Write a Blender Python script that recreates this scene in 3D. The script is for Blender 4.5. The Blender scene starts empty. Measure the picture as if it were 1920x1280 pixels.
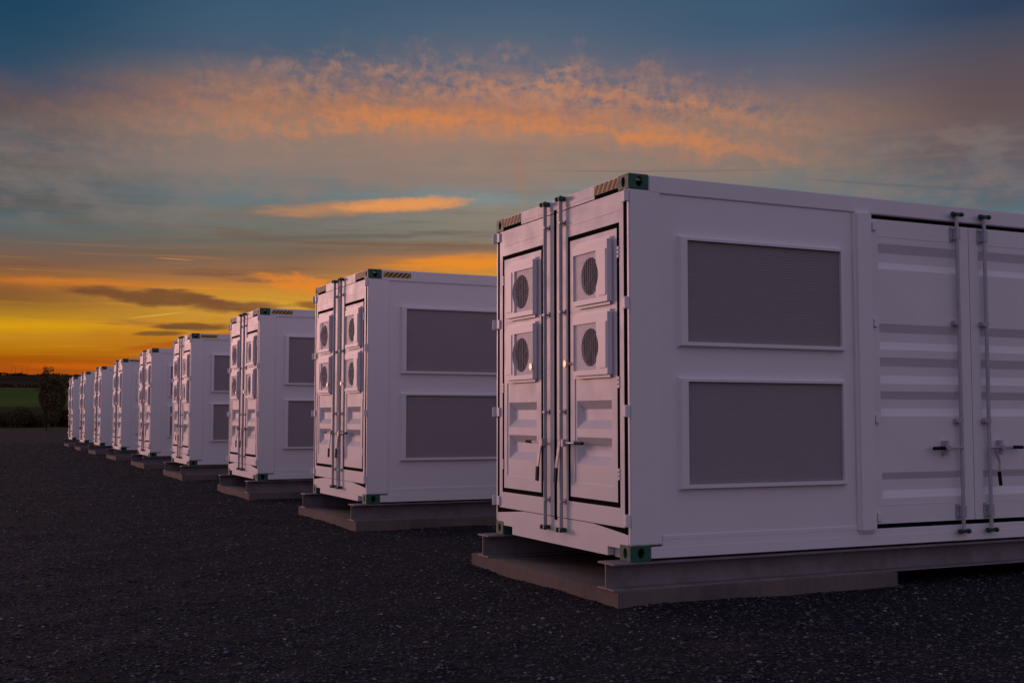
import bpy, bmesh, math, random
import numpy as np
from mathutils import Vector, Matrix
R = math.radians
random.seed(7)
C = bpy.data.collections.new('scene_objects'); bpy.context.scene.collection.children.link(C)
sc = bpy.context.scene

# ------------------------------------------------------------------ camera
GZ = 0.315                                   # container base above the gravel
cam = bpy.data.cameras.new('camera'); camo = bpy.data.objects.new('camera', cam); C.objects.link(camo)
yaw, pitch, roll = R(154.926), R(3.693), R(0.04)
fw = Vector((math.cos(yaw)*math.cos(pitch), math.sin(yaw)*math.cos(pitch), math.sin(pitch)))
rt = fw.cross(Vector((0, 0, 1))).normalized(); up = rt.cross(fw)
r2 = rt*math.cos(roll)+up*math.sin(roll); u2 = -rt*math.sin(roll)+up*math.cos(roll)
camo.matrix_world = Matrix(((r2.x, u2.x, -fw.x, 7.581), (r2.y, u2.y, -fw.y, -4.525), (r2.z, u2.z, -fw.z, 1.078+GZ), (0, 0, 0, 1)))
cam.sensor_width = 36; cam.lens = 41.05; cam.clip_start = 0.1; cam.clip_end = 20000
sc.camera = camo

# ------------------------------------------------------------------ light, exposure
SUN_AZ, SUN_EL = 205.0, 5.0
sc.view_settings.view_transform = 'Standard'; sc.view_settings.look = 'None'
sc.view_settings.exposure = 0; sc.view_settings.gamma = 1
sun = bpy.data.lights.new('sun', 'SUN'); suno = bpy.data.objects.new('sun', sun); C.objects.link(suno)
sun.energy = 1.05; sun.angle = R(14); sun.color = (1.0, 0.52, 0.47)
sd = Vector((math.cos(R(SUN_AZ))*math.cos(R(SUN_EL)), math.sin(R(SUN_AZ))*math.cos(R(SUN_EL)), math.sin(R(SUN_EL))))
suno.rotation_euler = sd.to_track_quat('Z', 'Y').to_euler()


def lin(c, k=1.0):
    return tuple(k*((v/255/12.92) if v/255 <= .04045 else ((v/255+.055)/1.055)**2.4) for v in c)


class X:
    """scalar node expression"""
    nt = None
    def __init__(s, v): s.v = v
    @staticmethod
    def m(op, *a):
        n = X.nt.nodes.new('ShaderNodeMath'); n.operation = op
        for i, q in enumerate(a):
            q = q.v if isinstance(q, X) else q
            if isinstance(q, (int, float)): n.inputs[i].default_value = q
            else: X.nt.links.new(q, n.inputs[i])
        return X(n.outputs[0])
    def __add__(a, b): return X.m('ADD', a, b)
    __radd__ = __add__
    def __sub__(a, b): return X.m('SUBTRACT', a, b)
    def __rsub__(a, b): return X.m('SUBTRACT', b, a)
    def __mul__(a, b): return X.m('MULTIPLY', a, b)
    __rmul__ = __mul__
    def __truediv__(a, b): return X.m('DIVIDE', a, b)


def sstep(x, a, b):
    n = X.nt.nodes.new('ShaderNodeMapRange'); n.interpolation_type = 'SMOOTHSTEP'
    X.nt.links.new(x.v, n.inputs['Value']); n.inputs['From Min'].default_value = a; n.inputs['From Max'].default_value = b
    return X(n.outputs[0])


def lstep(x, a, b):
    n = X.nt.nodes.new('ShaderNodeMapRange'); n.interpolation_type = 'LINEAR'
    X.nt.links.new(x.v, n.inputs['Value']); n.inputs['From Min'].default_value = a; n.inputs['From Max'].default_value = b
    return X(n.outputs[0])


def vec(x, y, z=0.0):
    n = X.nt.nodes.new('ShaderNodeCombineXYZ')
    for i, q in enumerate((x, y, z)):
        if isinstance(q, X): X.nt.links.new(q.v, n.inputs[i])
        else: n.inputs[i].default_value = q
    return n.outputs[0]


def nz(v, scale=1.0, detail=3.0, rough=.5, dist=0.0):
    n = X.nt.nodes.new('ShaderNodeTexNoise'); X.nt.links.new(v, n.inputs['Vector'])
    n.inputs['Scale'].default_value = scale; n.inputs['Detail'].default_value = detail
    n.inputs['Roughness'].default_value = rough; n.inputs['Distortion'].default_value = dist
    return X(n.outputs['Fac'])


def mixc(f, a, b, blend='MIX'):
    n = X.nt.nodes.new('ShaderNodeMix'); n.data_type = 'RGBA'; n.blend_type = blend
    for i, q in ((0, f), (6, a), (7, b)):
        if isinstance(q, X): q = q.v
        if isinstance(q, (int, float)): n.inputs[i].default_value = q
        elif isinstance(q, tuple): n.inputs[i].default_value = (*q[:3], 1)
        else: X.nt.links.new(q, n.inputs[i])
    return n.outputs[2]


def build_world():
    w = bpy.data.worlds.new('World'); sc.world = w; w.use_nodes = True
    nt = w.node_tree; nt.nodes.clear(); X.nt = nt
    out = nt.nodes.new('ShaderNodeOutputWorld')
    tc = nt.nodes.new('ShaderNodeTexCoord')
    sp = nt.nodes.new('ShaderNodeSeparateXYZ'); nt.links.new(tc.outputs['Generated'], sp.inputs[0])
    x, y, z = (X(sp.outputs[i]) for i in range(3))
    c, s = math.cos(R(154.93)), math.sin(R(154.93))
    u = X.m('ARCTAN2', x*s - y*c, x*c + y*s)*57.2958          # azimuth, clockwise from west-north-west
    v = X.m('ARCSINE', z)*57.2958                             # elevation
    warp = (nz(vec(u*0.10, v*0.55), 1, 3)-.5)
    wob = (nz(vec(u*0.35, v*1.6, 4.0), 1, 4, .6)-.5)
    vv = v + warp*0.9*sstep(v, 1.2, 3.0) + wob*0.35
    cols = {
     -24: [(0, (160, 72, 30)), (2.0, (168, 78, 18)), (2.7, (165, 85, 8)), (3.2, (180, 115, 10)), (3.7, (190, 130, 30)), (4.1, (215, 155, 15)), (4.6, (178, 128, 35)), (5.2, (132, 90, 45)), (5.7, (142, 92, 50)), (6.1, (178, 105, 40)), (6.5, (140, 95, 60)), (6.9, (128, 92, 70)), (7.5, (112, 95, 85)), (8.2, (98, 98, 96)), (8.8, (88, 102, 105)), (9.6, (82, 86, 88)), (10.5, (85, 90, 98)), (11.3, (100, 95, 92)), (12.3, (84, 88, 98)), (13.2, (98, 88, 88)), (14.2, (92, 82, 88)), (15, (66, 78, 98)), (16, (45, 75, 98)), (17, (38, 72, 96)), (18.4, (31, 67, 94)), (22, (30, 62, 92))],
     -12: [(0, (165, 80, 25)), (2.0, (172, 88, 20)), (3.6, (190, 115, 30)), (4.6, (200, 140, 50)), (5.3, (210, 155, 55)), (5.9, (200, 140, 50)), (6.4, (190, 125, 58)), (7.05, (145, 105, 75)), (7.7, (118, 98, 82)), (8.2, (115, 105, 92)), (8.8, (108, 108, 98)), (9.5, (112, 118, 114)), (10.5, (100, 118, 122)), (11.5, (125, 120, 116)), (12.7, (128, 118, 112)), (13.7, (148, 120, 105)), (14.7, (155, 115, 95)), (15.5, (146, 112, 98)), (16.4, (108, 103, 110)), (17.2, (78, 92, 112)), (18.4, (66, 92, 114)), (19.6, (60, 88, 112)), (22, (50, 80, 108))],
     0: [(0, (175, 100, 40)), (5, (200, 130, 50)), (7.0, (200, 140, 60)), (7.6, (212, 130, 58)), (8.1, (150, 115, 90)), (8.9, (130, 125, 110)), (9.9, (140, 130, 115)), (10.6, (125, 140, 142)), (11.5, (138, 128, 120)), (12.25, (150, 128, 115)), (13, (150, 125, 112)), (13.8, (172, 128, 102)), (14.5, (172, 120, 95)), (15.3, (145, 114, 108)), (16.3, (125, 112, 114)), (17.3, (100, 104, 118)), (18.5, (82, 98, 118)), (20, (68, 91, 115)), (22, (56, 82, 110))],
     12: [(0, (150, 110, 80)), (7, (130, 120, 110)), (9, (118, 120, 118)), (10.8, (108, 120, 122)), (11.5, (120, 118, 113)), (12, (125, 115, 108)), (12.8, (138, 115, 105)), (13.8, (142, 115, 102)), (15, (125, 107, 107)), (16, (105, 100, 112)), (17, (86, 94, 114)), (18.2, (66, 90, 115)), (19.6, (60, 88, 112)), (22, (52, 78, 105))],
     24: [(0, (120, 105, 105)), (7, (100, 112, 120)), (9.6, (72, 105, 120)), (10.5, (85, 95, 108)), (11.5, (90, 88, 98)), (12.6, (95, 82, 88)), (13.8, (98, 82, 85)), (15, (92, 80, 85)), (16.1, (86, 78, 88)), (17.2, (68, 74, 92)), (18.4, (48, 65, 92)), (22, (46, 62, 90))]}
    tv = lstep(vv, 0, 22)
    socks = {}
    for k, st in cols.items():
        rp = nt.nodes.new('ShaderNodeValToRGB'); nt.links.new(tv.v, rp.inputs[0])
        el = rp.color_ramp.elements
        el[0].position = 0; el[0].color = (*lin(st[0][1]), 1); el[1].position = 1; el[1].color = (*lin(st[-1][1]), 1)
        for p, cc in st[1:-1]:
            e = el.new(p/22); e.color = (*lin(cc), 1)
        socks[k] = rp.outputs[0]
    base = socks[-24]
    ub = u + warp*2.5
    for k in (-12, 0, 12, 24):
        base = mixc(sstep(ub, k-12, k), base, socks[k])
    col = base

    SHR = [nz(vec(u*.55, v*4.6, 3.3), 1, 6, .66)-.5, nz(vec(u*1.5, v*3.6, 17.0), 1, 6, .68)-.5, nz(vec(u*.42, v*.9, 41.0), 1, 3)-.5]

    def seg(u0, v0, u1, v1, w, soft=.5, amp=.6, fs=(.5, 3.0), seed=0.0, taper=1.4, detail=4):
        """elongated cloud lying along a line of the sky, 0..1"""
        L = math.hypot(u1-u0, v1-v0); cx, cy = (u0+u1)/2, (v0+v1)/2; dx, dy = (u1-u0)/L, (v1-v0)/L
        a = ((u-cx)*dx + (v-cy)*dy)/(L/2); b = ((v-cy)*dx - (u-cx)*dy)/w
        n = SHR[1] if fs[0] > .9 else SHR[0]
        b = b + SHR[2]*amp*3.0
        d = X.m('POWER', X.m('ABSOLUTE', a), 2*taper) + b*b + n*amp*4.0
        return sstep(1.0-d, -.25, .45+soft*.8)

    def lay(f, c_, k=1.0):
        nonlocal col
        col = mixc(f*k, col, lin(c_))
    low = sstep(v, 1.0, 3.0)*(1.0-sstep(v, 8.5, 11.0))
    st1 = nz(vec(u*0.11, v*2.4, 1.7), 1, 5, .62, .3); st2 = nz(vec(u*0.09+3.0, v*3.4, 8.3), 1, 5, .62, .2)
    lay(sstep(st1, .52, .72)*low, (118, 82, 60), .72)
    lay(sstep(st2, .55, .75)*low*(1.0-sstep(v, 6.5, 8.5)), (226, 142, 40), .6)
    mid = sstep(v, 8.0, 9.5)*(1.0-sstep(v, 12.5, 14.0))
    lay(sstep(st1, .42, .70)*mid, (112, 106, 104), .3)
    lay(sstep(st2, .45, .72)*mid, (142, 122, 112), .2)
    lay(sstep(SHR[2], -.12, .22)*mid, (126, 117, 112), .6)
    lay(sstep(v+SHR[2]*3.0, 10.6, 12.0)*(1.0-sstep(v, 13.6, 15.0))*sstep(u, -24.0, -12.0)*(1.0-sstep(u, 4.0, 18.0)), (150, 124, 112), .5)
    # high mottled cloud sheet, an arch across the sky
    du = u+3.0
    arc = 15.1 - du*du*0.0062 + X.m('MAXIMUM', du, 0.0)*-0.02
    hv = v-arc
    wx = (nz(vec(u*.5, v*.7, 9.0), 1, 3)-.5)
    env = sstep(hv+wx*2.4, -3.0, -.4)*(1.0-sstep(hv+wx*4.0, .4, 3.4))*(1.0-sstep(u, 4.0, 20.0)*.8)*(.22+sstep(u, -22.0, -9.0)*.78)
    cell = nz(vec(u*2.2+wx*1.5, v*1.6, 2.2), 1, 6, .62, .15)
    cell2 = nz(vec(u*.35, v*1.7+wx*2.2+u*.05, 6.1), 1, 5, .6, .1)
    pat = cell*.42+cell2*.58
    lay((1.0-sstep(pat, .38, .52))*env*sstep(hv, -.2, 1.1), (86, 96, 122), .55)
    lay(sstep(pat, .42, .66)*env, (188, 126, 96), .50)
    fib = nz(vec(u*2.3+wx*1.5, v*2.3, 5.5), 1, 6, .60, 0.0)*.6+nz(vec(u*.6, v*1.5+wx*2.0, 12.5), 1, 3)*.4
    frg = sstep(hv+wx*3.0, -.5, .8)*(1.0-sstep(hv+wx*5.5, .6, 3.4))*sstep(u, -17.0, -9.0)*(1.0-sstep(u, 7.0, 16.0))
    lay(sstep(fib, .46, .64)*frg, (184, 136, 112), .5)
    lay((1.0-sstep(fib, .38, .50))*frg, (88, 98, 124), .4)
    core = X.m('EXPONENT', 0.0-X.m('POWER', (hv+.7+wx*1.6)/.55, 2.0))
    core2 = X.m('EXPONENT', 0.0-X.m('POWER', (hv-1.0+wx*2.0)/.45, 2.0))*sstep(u, -6.0, 0.0)
    lay(core*sstep(pat, .33, .64)*(1.0-sstep(u, 6.0, 17.0))*sstep(u, -18.0, -6.0), (212, 130, 74), .8)
    lay(core2*sstep(pat, .38, .64)*(1.0-sstep(u, 8.0, 16.0)), (202, 134, 92), .6)
    # single clouds
    lay(seg(-16.0, 9.45, -5.0, 10.1, .5, .9, .5, (.35, 2.2), 3.0), (120, 108, 98), .8)
    lay(seg(-13.0, 9.75, -2.0, 10.5, .42, .9, .4, (.7, 2.6), 5.0), (196, 136, 92), .7)
    lay(seg(-9.0, 10.1, -1.8, 10.55, .36, .8, .42, (1.2, 2.6), 5.0), (232, 152, 84), .85)
    lay(seg(-20, 8.1, -.5, 9.1, .16, 1.0, .6, (.5, 3.0), 2.0), (104, 98, 90), .75)
    lay(seg(-24, 7.0, -14.5, 7.75, .5, 1.2, .5, (.3, 2.0), 2.6), (120, 92, 74), .5)
    lay(seg(-12, 7.9, 0, 8.3, .28, 1.2, .5, (.3, 2.0), 7.6), (118, 100, 84), .6)
    lay(seg(-21.6, 5.95, -12.6, 5.25, .42, .5, .55, (.45, 2.4), 11.0), (112, 72, 48), .88)
    lay(seg(-16.2, 5.35, -11.2, 5.15, .42, .6, .5, (.5, 2.4), 12.5), (122, 78, 50), .85)
    lay(seg(-10.6, 5.5, -8.0, 5.0, .3, .6, .5, (.5, 2.4), 13.5), (130, 78, 45), .8)
    lay(seg(-17.4, 4.2, -13.4, 4.25, .2, .5, .4, (.6, 2.6), 14.0), (105, 72, 45), .85)
    lay(seg(-18.2, 3.85, -15.6, 3.95, .12, .5, .3, (.6, 2.6), 15.0), (105, 75, 45), .8)
    lay(seg(-18.8, 3.0, -12.0, 4.1, .22, .7, .5, (.5, 2.6), 16.0), (176, 86, 20), .75)
    lay(seg(-12.6, 6.75, -7.6, 5.95, .5, .9, .7, (1.2, 2.8), 17.0, detail=6), (230, 132, 42), .8)
    lay(seg(-6.5, 7.25, 2.0, 7.75, .42, .9, .5, (.4, 2.2), 18.0), (232, 140, 42), .85)
    lay(seg(-24.5, 6.15, -16.0, 6.25, .22, .9, .5, (.4, 2.2), 19.0), (200, 118, 44), .7)
    lay(seg(-23.5, 2.35, -15.5, 2.2, .16, .9, .5, (.5, 2.2), 20.0), (210, 100, 14), .6)
    lay(seg(-17.2, 7.44, -15.2, 7.38, .03, .9, .1), (215, 135, 80), .7)
    lay(seg(-18.4, 4.55, -15.6, 4.95, .035, .9, .1), (232, 190, 70), .6)
    lay(seg(.05, 13.9, .62, 10.3, .42, 1.1, .4, (2.0, .8), 21.0), (156, 120, 98), .5)
    lay(seg(.6, 12.02, 14.2, 11.75, .055, .9, .1), (100, 104, 110), .45)
    lay(seg(13.6, 11.35, 24.5, 10.0, .08, .9, .2), (92, 92, 104), .45)
    lay(seg(18.0, 10.1, 22.2, 11.4, .09, .9, .2), (112, 98, 100), .4)
    # the rest of the dome: sunset side to the left, lilac fill light behind, dim zenith
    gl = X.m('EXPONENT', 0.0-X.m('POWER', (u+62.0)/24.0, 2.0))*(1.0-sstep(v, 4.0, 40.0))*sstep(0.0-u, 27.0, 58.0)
    left = mixc(sstep(u, -25.0, -32.0), col, (0.42, 0.16, .06)); left = mixc(sstep(v+warp*6.0, 6, 22), left, (.15, .12, .15)); left = mixc(sstep(st1, .48, .72)*.55, left, (.16, .085, .065)); left = mixc(sstep(st2, .52, .74)*.5, left, (.60, .27, .09))
    rear = mixc(sstep(v, -2.0, 40.0), (0.41, 0.295, 0.40), (0.22, 0.19, 0.28))  # unseen sky, made brighter than the front to light the containers' side faces
    nish = nt.nodes.new('ShaderNodeTexSky'); nish.sky_type = 'NISHITA'; nish.sun_disc = False
    nish.sun_elevation = R(SUN_EL); nish.sun_rotation = R(90-SUN_AZ)
    allc = mixc(sstep(u+warp*4.0, -26.0, -46.0), col, left)
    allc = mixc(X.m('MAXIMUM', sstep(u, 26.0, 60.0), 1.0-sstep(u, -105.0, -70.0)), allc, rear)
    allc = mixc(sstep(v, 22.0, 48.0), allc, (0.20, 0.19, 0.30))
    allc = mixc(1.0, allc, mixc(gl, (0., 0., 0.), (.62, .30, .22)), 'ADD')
    allc = mixc(1.0-sstep(v, -1.5, -.2), allc, (.03, .025, .03))
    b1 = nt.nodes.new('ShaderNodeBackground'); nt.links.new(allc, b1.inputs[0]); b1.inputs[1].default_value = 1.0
    b2 = nt.nodes.new('ShaderNodeBackground'); nt.links.new(nish.outputs[0], b2.inputs[0])
    away = sstep(v, 22.0, 40.0)*0.05
    nt.links.new(away.v, b2.inputs[1])
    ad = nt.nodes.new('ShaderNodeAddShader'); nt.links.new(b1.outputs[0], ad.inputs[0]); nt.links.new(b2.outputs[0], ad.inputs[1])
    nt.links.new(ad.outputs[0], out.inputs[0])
    w.cycles.sampling_method = 'MANUAL'; w.cycles.sample_map_resolution = 512


build_world()

# ------------------------------------------------------------------ materials
M = {}


def mat(name, color, rough=.5, metal=0.0, noise=None, bump=None, coat=0.0, spec=.5):
    """noise = (scale, amount, other colour[, detail]); bump = (scale, strength, distance)"""
    m = bpy.data.materials.new(name); m.use_nodes = True; nt = m.node_tree; X.nt = nt
    b = nt.nodes['Principled BSDF']
    b.inputs['Base Color'].default_value = (*color, 1); b.inputs['Roughness'].default_value = rough
    b.inputs['Metallic'].default_value = metal; b.inputs['Coat Weight'].default_value = coat
    b.inputs['Specular IOR Level'].default_value = spec; b.inputs['Coat Roughness'].default_value = .38
    tc = nt.nodes.new('ShaderNodeTexCoord'); oi = nt.nodes.new('ShaderNodeObjectInfo')
    ad = nt.nodes.new('ShaderNodeVectorMath'); ad.operation = 'ADD'
    nt.links.new(tc.outputs['Object'], ad.inputs[0])
    cb = nt.nodes.new('ShaderNodeCombineXYZ'); nt.links.new((X(oi.outputs['Random'])*37.0).v, cb.inputs[0])
    nt.links.new(cb.outputs[0], ad.inputs[1]); P = ad.outputs[0]
    if noise:
        f = nz(P, noise[0], noise[3] if len(noise) > 3 else 5, .6)
        nt.links.new(mixc(sstep(f, .35, .7)*noise[1], color, noise[2]), b.inputs['Base Color'])
        nt.links.new((rough+(nz(P, noise[0]*2.3, 3)-.5)*.25).v, b.inputs['Roughness'])
    if bump:
        bn = nt.nodes.new('ShaderNodeBump'); bn.inputs['Strength'].default_value = bump[1]; bn.inputs['Distance'].default_value = bump[2]
        nt.links.new(nz(P, bump[0], 4).v, bn.inputs['Height']); nt.links.new(bn.outputs[0], b.inputs['Normal'])
    M[name] = m
    return m


mat('white_paint', (.78, .76, .79), .42, noise=(1.3, .14, (.70, .68, .70)), bump=(2.2, .12, .01))
mat('door_paint', (.78, .76, .79), .45, noise=(2.1, .35, (.69, .66, .68)), bump=(3.0, .10, .008), spec=.3)
mat('plastic_white', (.76, .75, .80), .45)
mat('black_rubber', (.004, .0035, .004), .95, spec=.05)
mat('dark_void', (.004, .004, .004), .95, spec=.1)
mat('green_paint', (.012, .11, .068), .6, noise=(9, .6, (.016, .085, .055)), spec=.4, coat=.1)
mat('louvre_metal', (.335, .295, .315), .8, noise=(5, .3, (.31, .275, .29)), spec=.1)
mat('steel', (.46, .46, .51), .5, .25, noise=(8, .5, (.3, .3, .33)))
mat('cam_metal', (.03, .07, .06), .45, .4)
mat('grip', (.008, .007, .008), .7, spec=.2)
mat('knob_metal', (.80, .60, .46), .5, 1.0)
mat('wire', (.72, .70, .76), .6, .0, spec=.2)
mat('fan_plastic', (.010, .009, .011), .7, spec=.15)
mat('stripe_yellow', (.62, .40, .06), .5, noise=(25, .5, (.45, .28, .06)))
mat('stripe_black', (.018, .016, .018), .5)
mat('stripe_orange', (.66, .42, .12), .6, noise=(25, .4, (.5, .28, .11)))
mat('stripe_brown', (.10, .06, .035), .6, noise=(25, .4, (.08, .05, .03)))
mat('beam_steel', (.22, .20, .22), .6, .1, noise=(4.5, .9, (.15, .13, .14)), bump=(20, .15, .004))


def concrete():
    m = mat('concrete', (.15, .125, .115), .9)
    nt = m.node_tree; X.nt = nt; b = nt.nodes['Principled BSDF']
    tc = nt.nodes.new('ShaderNodeTexCoord'); P = tc.outputs['Object']
    sp = nt.nodes.new('ShaderNodeSeparateXYZ'); nt.links.new(P, sp.inputs[0])
    x, y, z = (X(sp.outputs[i]) for i in range(3))
    streak = nz(vec(x*14, y*14, z*1.2), 1, 4, .6); big = nz(P, 1.7, 5, .6); fine = nz(P, 60, 3)
    c = mixc(sstep(big, .35, .7), (.155, .125, .11), (.095, .078, .074))
    c = mixc(sstep(streak, .48, .75)*.5, c, (.075, .063, .06))
    c = mixc(sstep(fine, .55, .8)*.35, c, (.22, .20, .185))
    nt.links.new(c, b.inputs['Base Color'])
    bn = nt.nodes.new('ShaderNodeBump'); bn.inputs['Strength'].default_value = .5; bn.inputs['Distance'].default_value = .006
    nt.links.new((fine*.5+streak*.8).v, bn.inputs['Height']); nt.links.new(bn.outputs[0], b.inputs['Normal'])


concrete()


def gravel_mat():
    m = bpy.data.materials.new('gravel'); m.use_nodes = True; nt = m.node_tree; X.nt = nt; M['gravel'] = m
    b = nt.nodes['Principled BSDF']; b.inputs['Roughness'].default_value = .9; b.inputs['Specular IOR Level'].default_value = .1
    tc = nt.nodes.new('ShaderNodeTexCoord'); P = tc.outputs['Object']
    def vor(scale, out='Color', feat='F1'):
        n = nt.nodes.new('ShaderNodeTexVoronoi'); n.feature = feat; n.inputs['Scale'].default_value = scale
        nt.links.new(P, n.inputs['Vector']); return n
    v1 = vor(62); v2 = vor(26)
    s1 = nt.nodes.new('ShaderNodeSeparateColor'); nt.links.new(v1.outputs['Color'], s1.inputs[0])
    s2 = nt.nodes.new('ShaderNodeSeparateColor'); nt.links.new(v2.outputs['Color'], s2.inputs[0])
    r1 = X(s1.outputs[0]); r2_ = X(s2.outputs[0]); g1 = X(s1.outputs[1])
    big = nz(P, .35, 4, .6); mid = nz(P, 1.6, 4, .6); mid2 = nz(vec(*(X(q) for q in sep(P))), .9, 3)
    c = mixc(r1, (.0055, .0064, .0085), (.016, .018, .025))
    c = mixc(sstep(r2_, .93, .98), c, (.05, .047, .055))
    c = mixc(sstep(r1, .94, .99), c, (.10, .095, .105))
    c = mixc(sstep(mid, .58, .72)*.5, c, (.028, .026, .055))
    c = mixc(sstep(mid2, .64, .75)*.4, c, (.055, .030, .028))
    c = mixc(sstep(big, .40, .66)*.35, c, (.020, .016, .017))
    nt.links.new(c, b.inputs['Base Color'])
    bn = nt.nodes.new('ShaderNodeBump'); bn.inputs['Strength'].default_value = .9; bn.inputs['Distance'].default_value = .02
    h = (1.0-X(v1.outputs['Distance'])*1.4)*.6 + (1.0-X(v2.outputs['Distance']))*.5
    nt.links.new(h.v, bn.inputs['Height']); nt.links.new(bn.outputs[0], b.inputs['Normal'])
    # loose stones: one colour for each stone
    m = bpy.data.materials.new('stone'); m.use_nodes = True; nt = m.node_tree; X.nt = nt; M['stone'] = m
    b = nt.nodes['Principled BSDF']; b.inputs['Roughness'].default_value = .8; b.inputs['Specular IOR Level'].default_value = .15
    g = nt.nodes.new('ShaderNodeNewGeometry'); r = X(g.outputs['Random Per Island'])
    tc = nt.nodes.new('ShaderNodeTexCoord'); P = tc.outputs['Object']
    rp = nt.nodes.new('ShaderNodeValToRGB'); nt.links.new(r.v, rp.inputs[0]); el = rp.color_ramp.elements
    el[0].color = (.014, .013, .015, 1); el[1].color = (.30, .285, .31, 1)
    for p_, c_ in ((.35, (.038, .034, .038)), (.6, (.060, .053, .060)), (.78, (.088, .080, .090)), (.90, (.12, .11, .124)), (.965, (.20, .188, .205))):
        e = el.new(p_); e.color = (*c_, 1)
    mid = nz(P, 1.6, 4, .6); mid2 = nz(P, .9, 3)
    c = mixc(sstep(mid, .58, .72)*.5, rp.outputs[0], mixc(.5, rp.outputs[0], (.03, .03, .075)))
    c = mixc(nz(P, 90, 2)*.5, c, (.02, .017, .02))
    nt.links.new(c, b.inputs['Base Color'])


def sep(P):
    n = X.nt.nodes.new('ShaderNodeSeparateXYZ'); X.nt.links.new(P, n.inputs[0]); return [n.outputs[i] for i in range(3)]


gravel_mat()


def land_mat(name, c0, c1, scale, c2=None):
    m = bpy.data.materials.new(name); m.use_nodes = True; nt = m.node_tree; X.nt = nt; M[name] = m
    b = nt.nodes['Principled BSDF']; b.inputs['Roughness'].default_value = 1.0; b.inputs['Specular IOR Level'].default_value = 0.0
    tc = nt.nodes.new('ShaderNodeTexCoord'); P = tc.outputs['Object']
    c = mixc(sstep(nz(P, scale, 5, .6), .35, .65), c0, c1)
    if c2: c = mixc(sstep(nz(P, scale*.21, 3, .6), .5, .62), c, c2)
    nt.links.new(c, b.inputs['Base Color'])


land_mat('verge', (.045, .062, .009), (.026, .034, .007), .25, (.060, .088, .008))
land_mat('rough_grass', (.062, .054, .022), (.036, .038, .014), .05, (.062, .046, .026))
land_mat('green_field', (.085, .115, .032), (.062, .088, .024), .012)
land_mat('wooded_hill', (.040, .030, .020), (.022, .020, .012), .02, (.052, .036, .026))
mat('foliage', (.11, .092, .036), .9, spec=.1)
mat('foliage_rust', (.16, .095, .045), .9, spec=.1)
mat('bark', (.03, .022, .016), .95, spec=.1)
mat('shrub_leaf', (.055, .045, .020), .9, spec=.1)
mat('mast_metal', (.012, .010, .009), .9, spec=.05)

# ------------------------------------------------------------------ mesh helpers


class MB:
    def __init__(s): s.v = []; s.f = []; s.m = []
    def add(s, vs, fs, mi=0):
        o = len(s.v); s.v += [tuple(q) for q in vs]; s.f += [tuple(o+i for i in f) for f in fs]; s.m += [mi]*len(fs); return s
    def box(s, x0, x1, y0, y1, z0, z1, mi=0):
        """x is measured across the end face from the near side (so world -x)"""
        x0, x1 = -x1, -x0
        v = [(x, y, z) for z in (z0, z1) for y in (y0, y1) for x in (x0, x1)]
        return s.add(v, [(0, 2, 3, 1), (4, 5, 7, 6), (0, 1, 5, 4), (2, 6, 7, 3), (0, 4, 6, 2), (1, 3, 7, 5)], mi)
    def tube(s, p, q, r, n=10, mi=0, r1=None):
        p = Vector((-p[0], p[1], p[2])); q = Vector((-q[0], q[1], q[2])); d = (q-p).normalized()
        a = d.orthogonal().normalized(); b = d.cross(a); r1 = r if r1 is None else r1
        vs = []
        for k in range(n):
            w = a*math.cos(2*math.pi*k/n)+b*math.sin(2*math.pi*k/n)
            vs += [p+w*r, q+w*r1]
        fs = [(2*k, 2*((k+1) % n), 2*((k+1) % n)+1, 2*k+1) for k in range(n)]
        fs += [tuple(2*k for k in reversed(range(n))), tuple(2*k+1 for k in range(n))]
        return s.add(vs, fs, mi)
    def bar(s, p, q, w, t, mi=0):
        """flat bar from p to q in a plane of constant y: width w, thickness t along y"""
        p = Vector((-p[0], p[1], p[2])); q = Vector((-q[0], q[1], q[2])); d = (q-p).normalized()
        n = Vector((0, 1, 0)); sd_ = d.cross(n).normalized()
        vs = [o+sd_*a*w/2+n*b*t/2 for o in (p, q) for a in (-1, 1) for b in (-1, 1)]
        return s.add(vs, [(0, 1, 3, 2), (4, 6, 7, 5), (0, 4, 5, 1), (2, 3, 7, 6), (0, 2, 6, 4), (1, 5, 7, 3)], mi)
    def mesh(s, name, mats, bevel=0, smooth=35, seg=2):
        me = bpy.data.meshes.new(name); bm = bmesh.new()
        vs = [bm.verts.new(v) for v in s.v]
        for f, mi in zip(s.f, s.m):
            try: fa = bm.faces.new([vs[i] for i in f]); fa.material_index = mi
            except ValueError: pass
        bmesh.ops.recalc_face_normals(bm, faces=bm.faces)
        if bevel:
            ed = [e for e in bm.edges if len(e.link_faces) == 2 and e.calc_face_angle(0) > .6]
            bmesh.ops.bevel(bm, geom=ed, offset=bevel, segments=seg, affect='EDGES', clamp_overlap=True)
        bm.to_mesh(me); bm.free()
        for m in (mats if isinstance(mats, (list, tuple)) else [mats]): me.materials.append(M[m])
        me.shade_smooth(); me.set_sharp_from_angle(angle=R(smooth))
        return me


def link(name, me, parent=None, loc=(0, 0, 0), rot=(0, 0, 0)):
    o = bpy.data.objects.new(name, me); C.objects.link(o); o.location = loc; o.rotation_euler = rot
    if parent: o.parent = parent
    return o


def tag(o, label=None, cat=None, group=None, kind=None):
    for k, v in (('label', label), ('category', cat), ('group', group), ('kind', kind)):
        if v: o[k] = v
    return o


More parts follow.
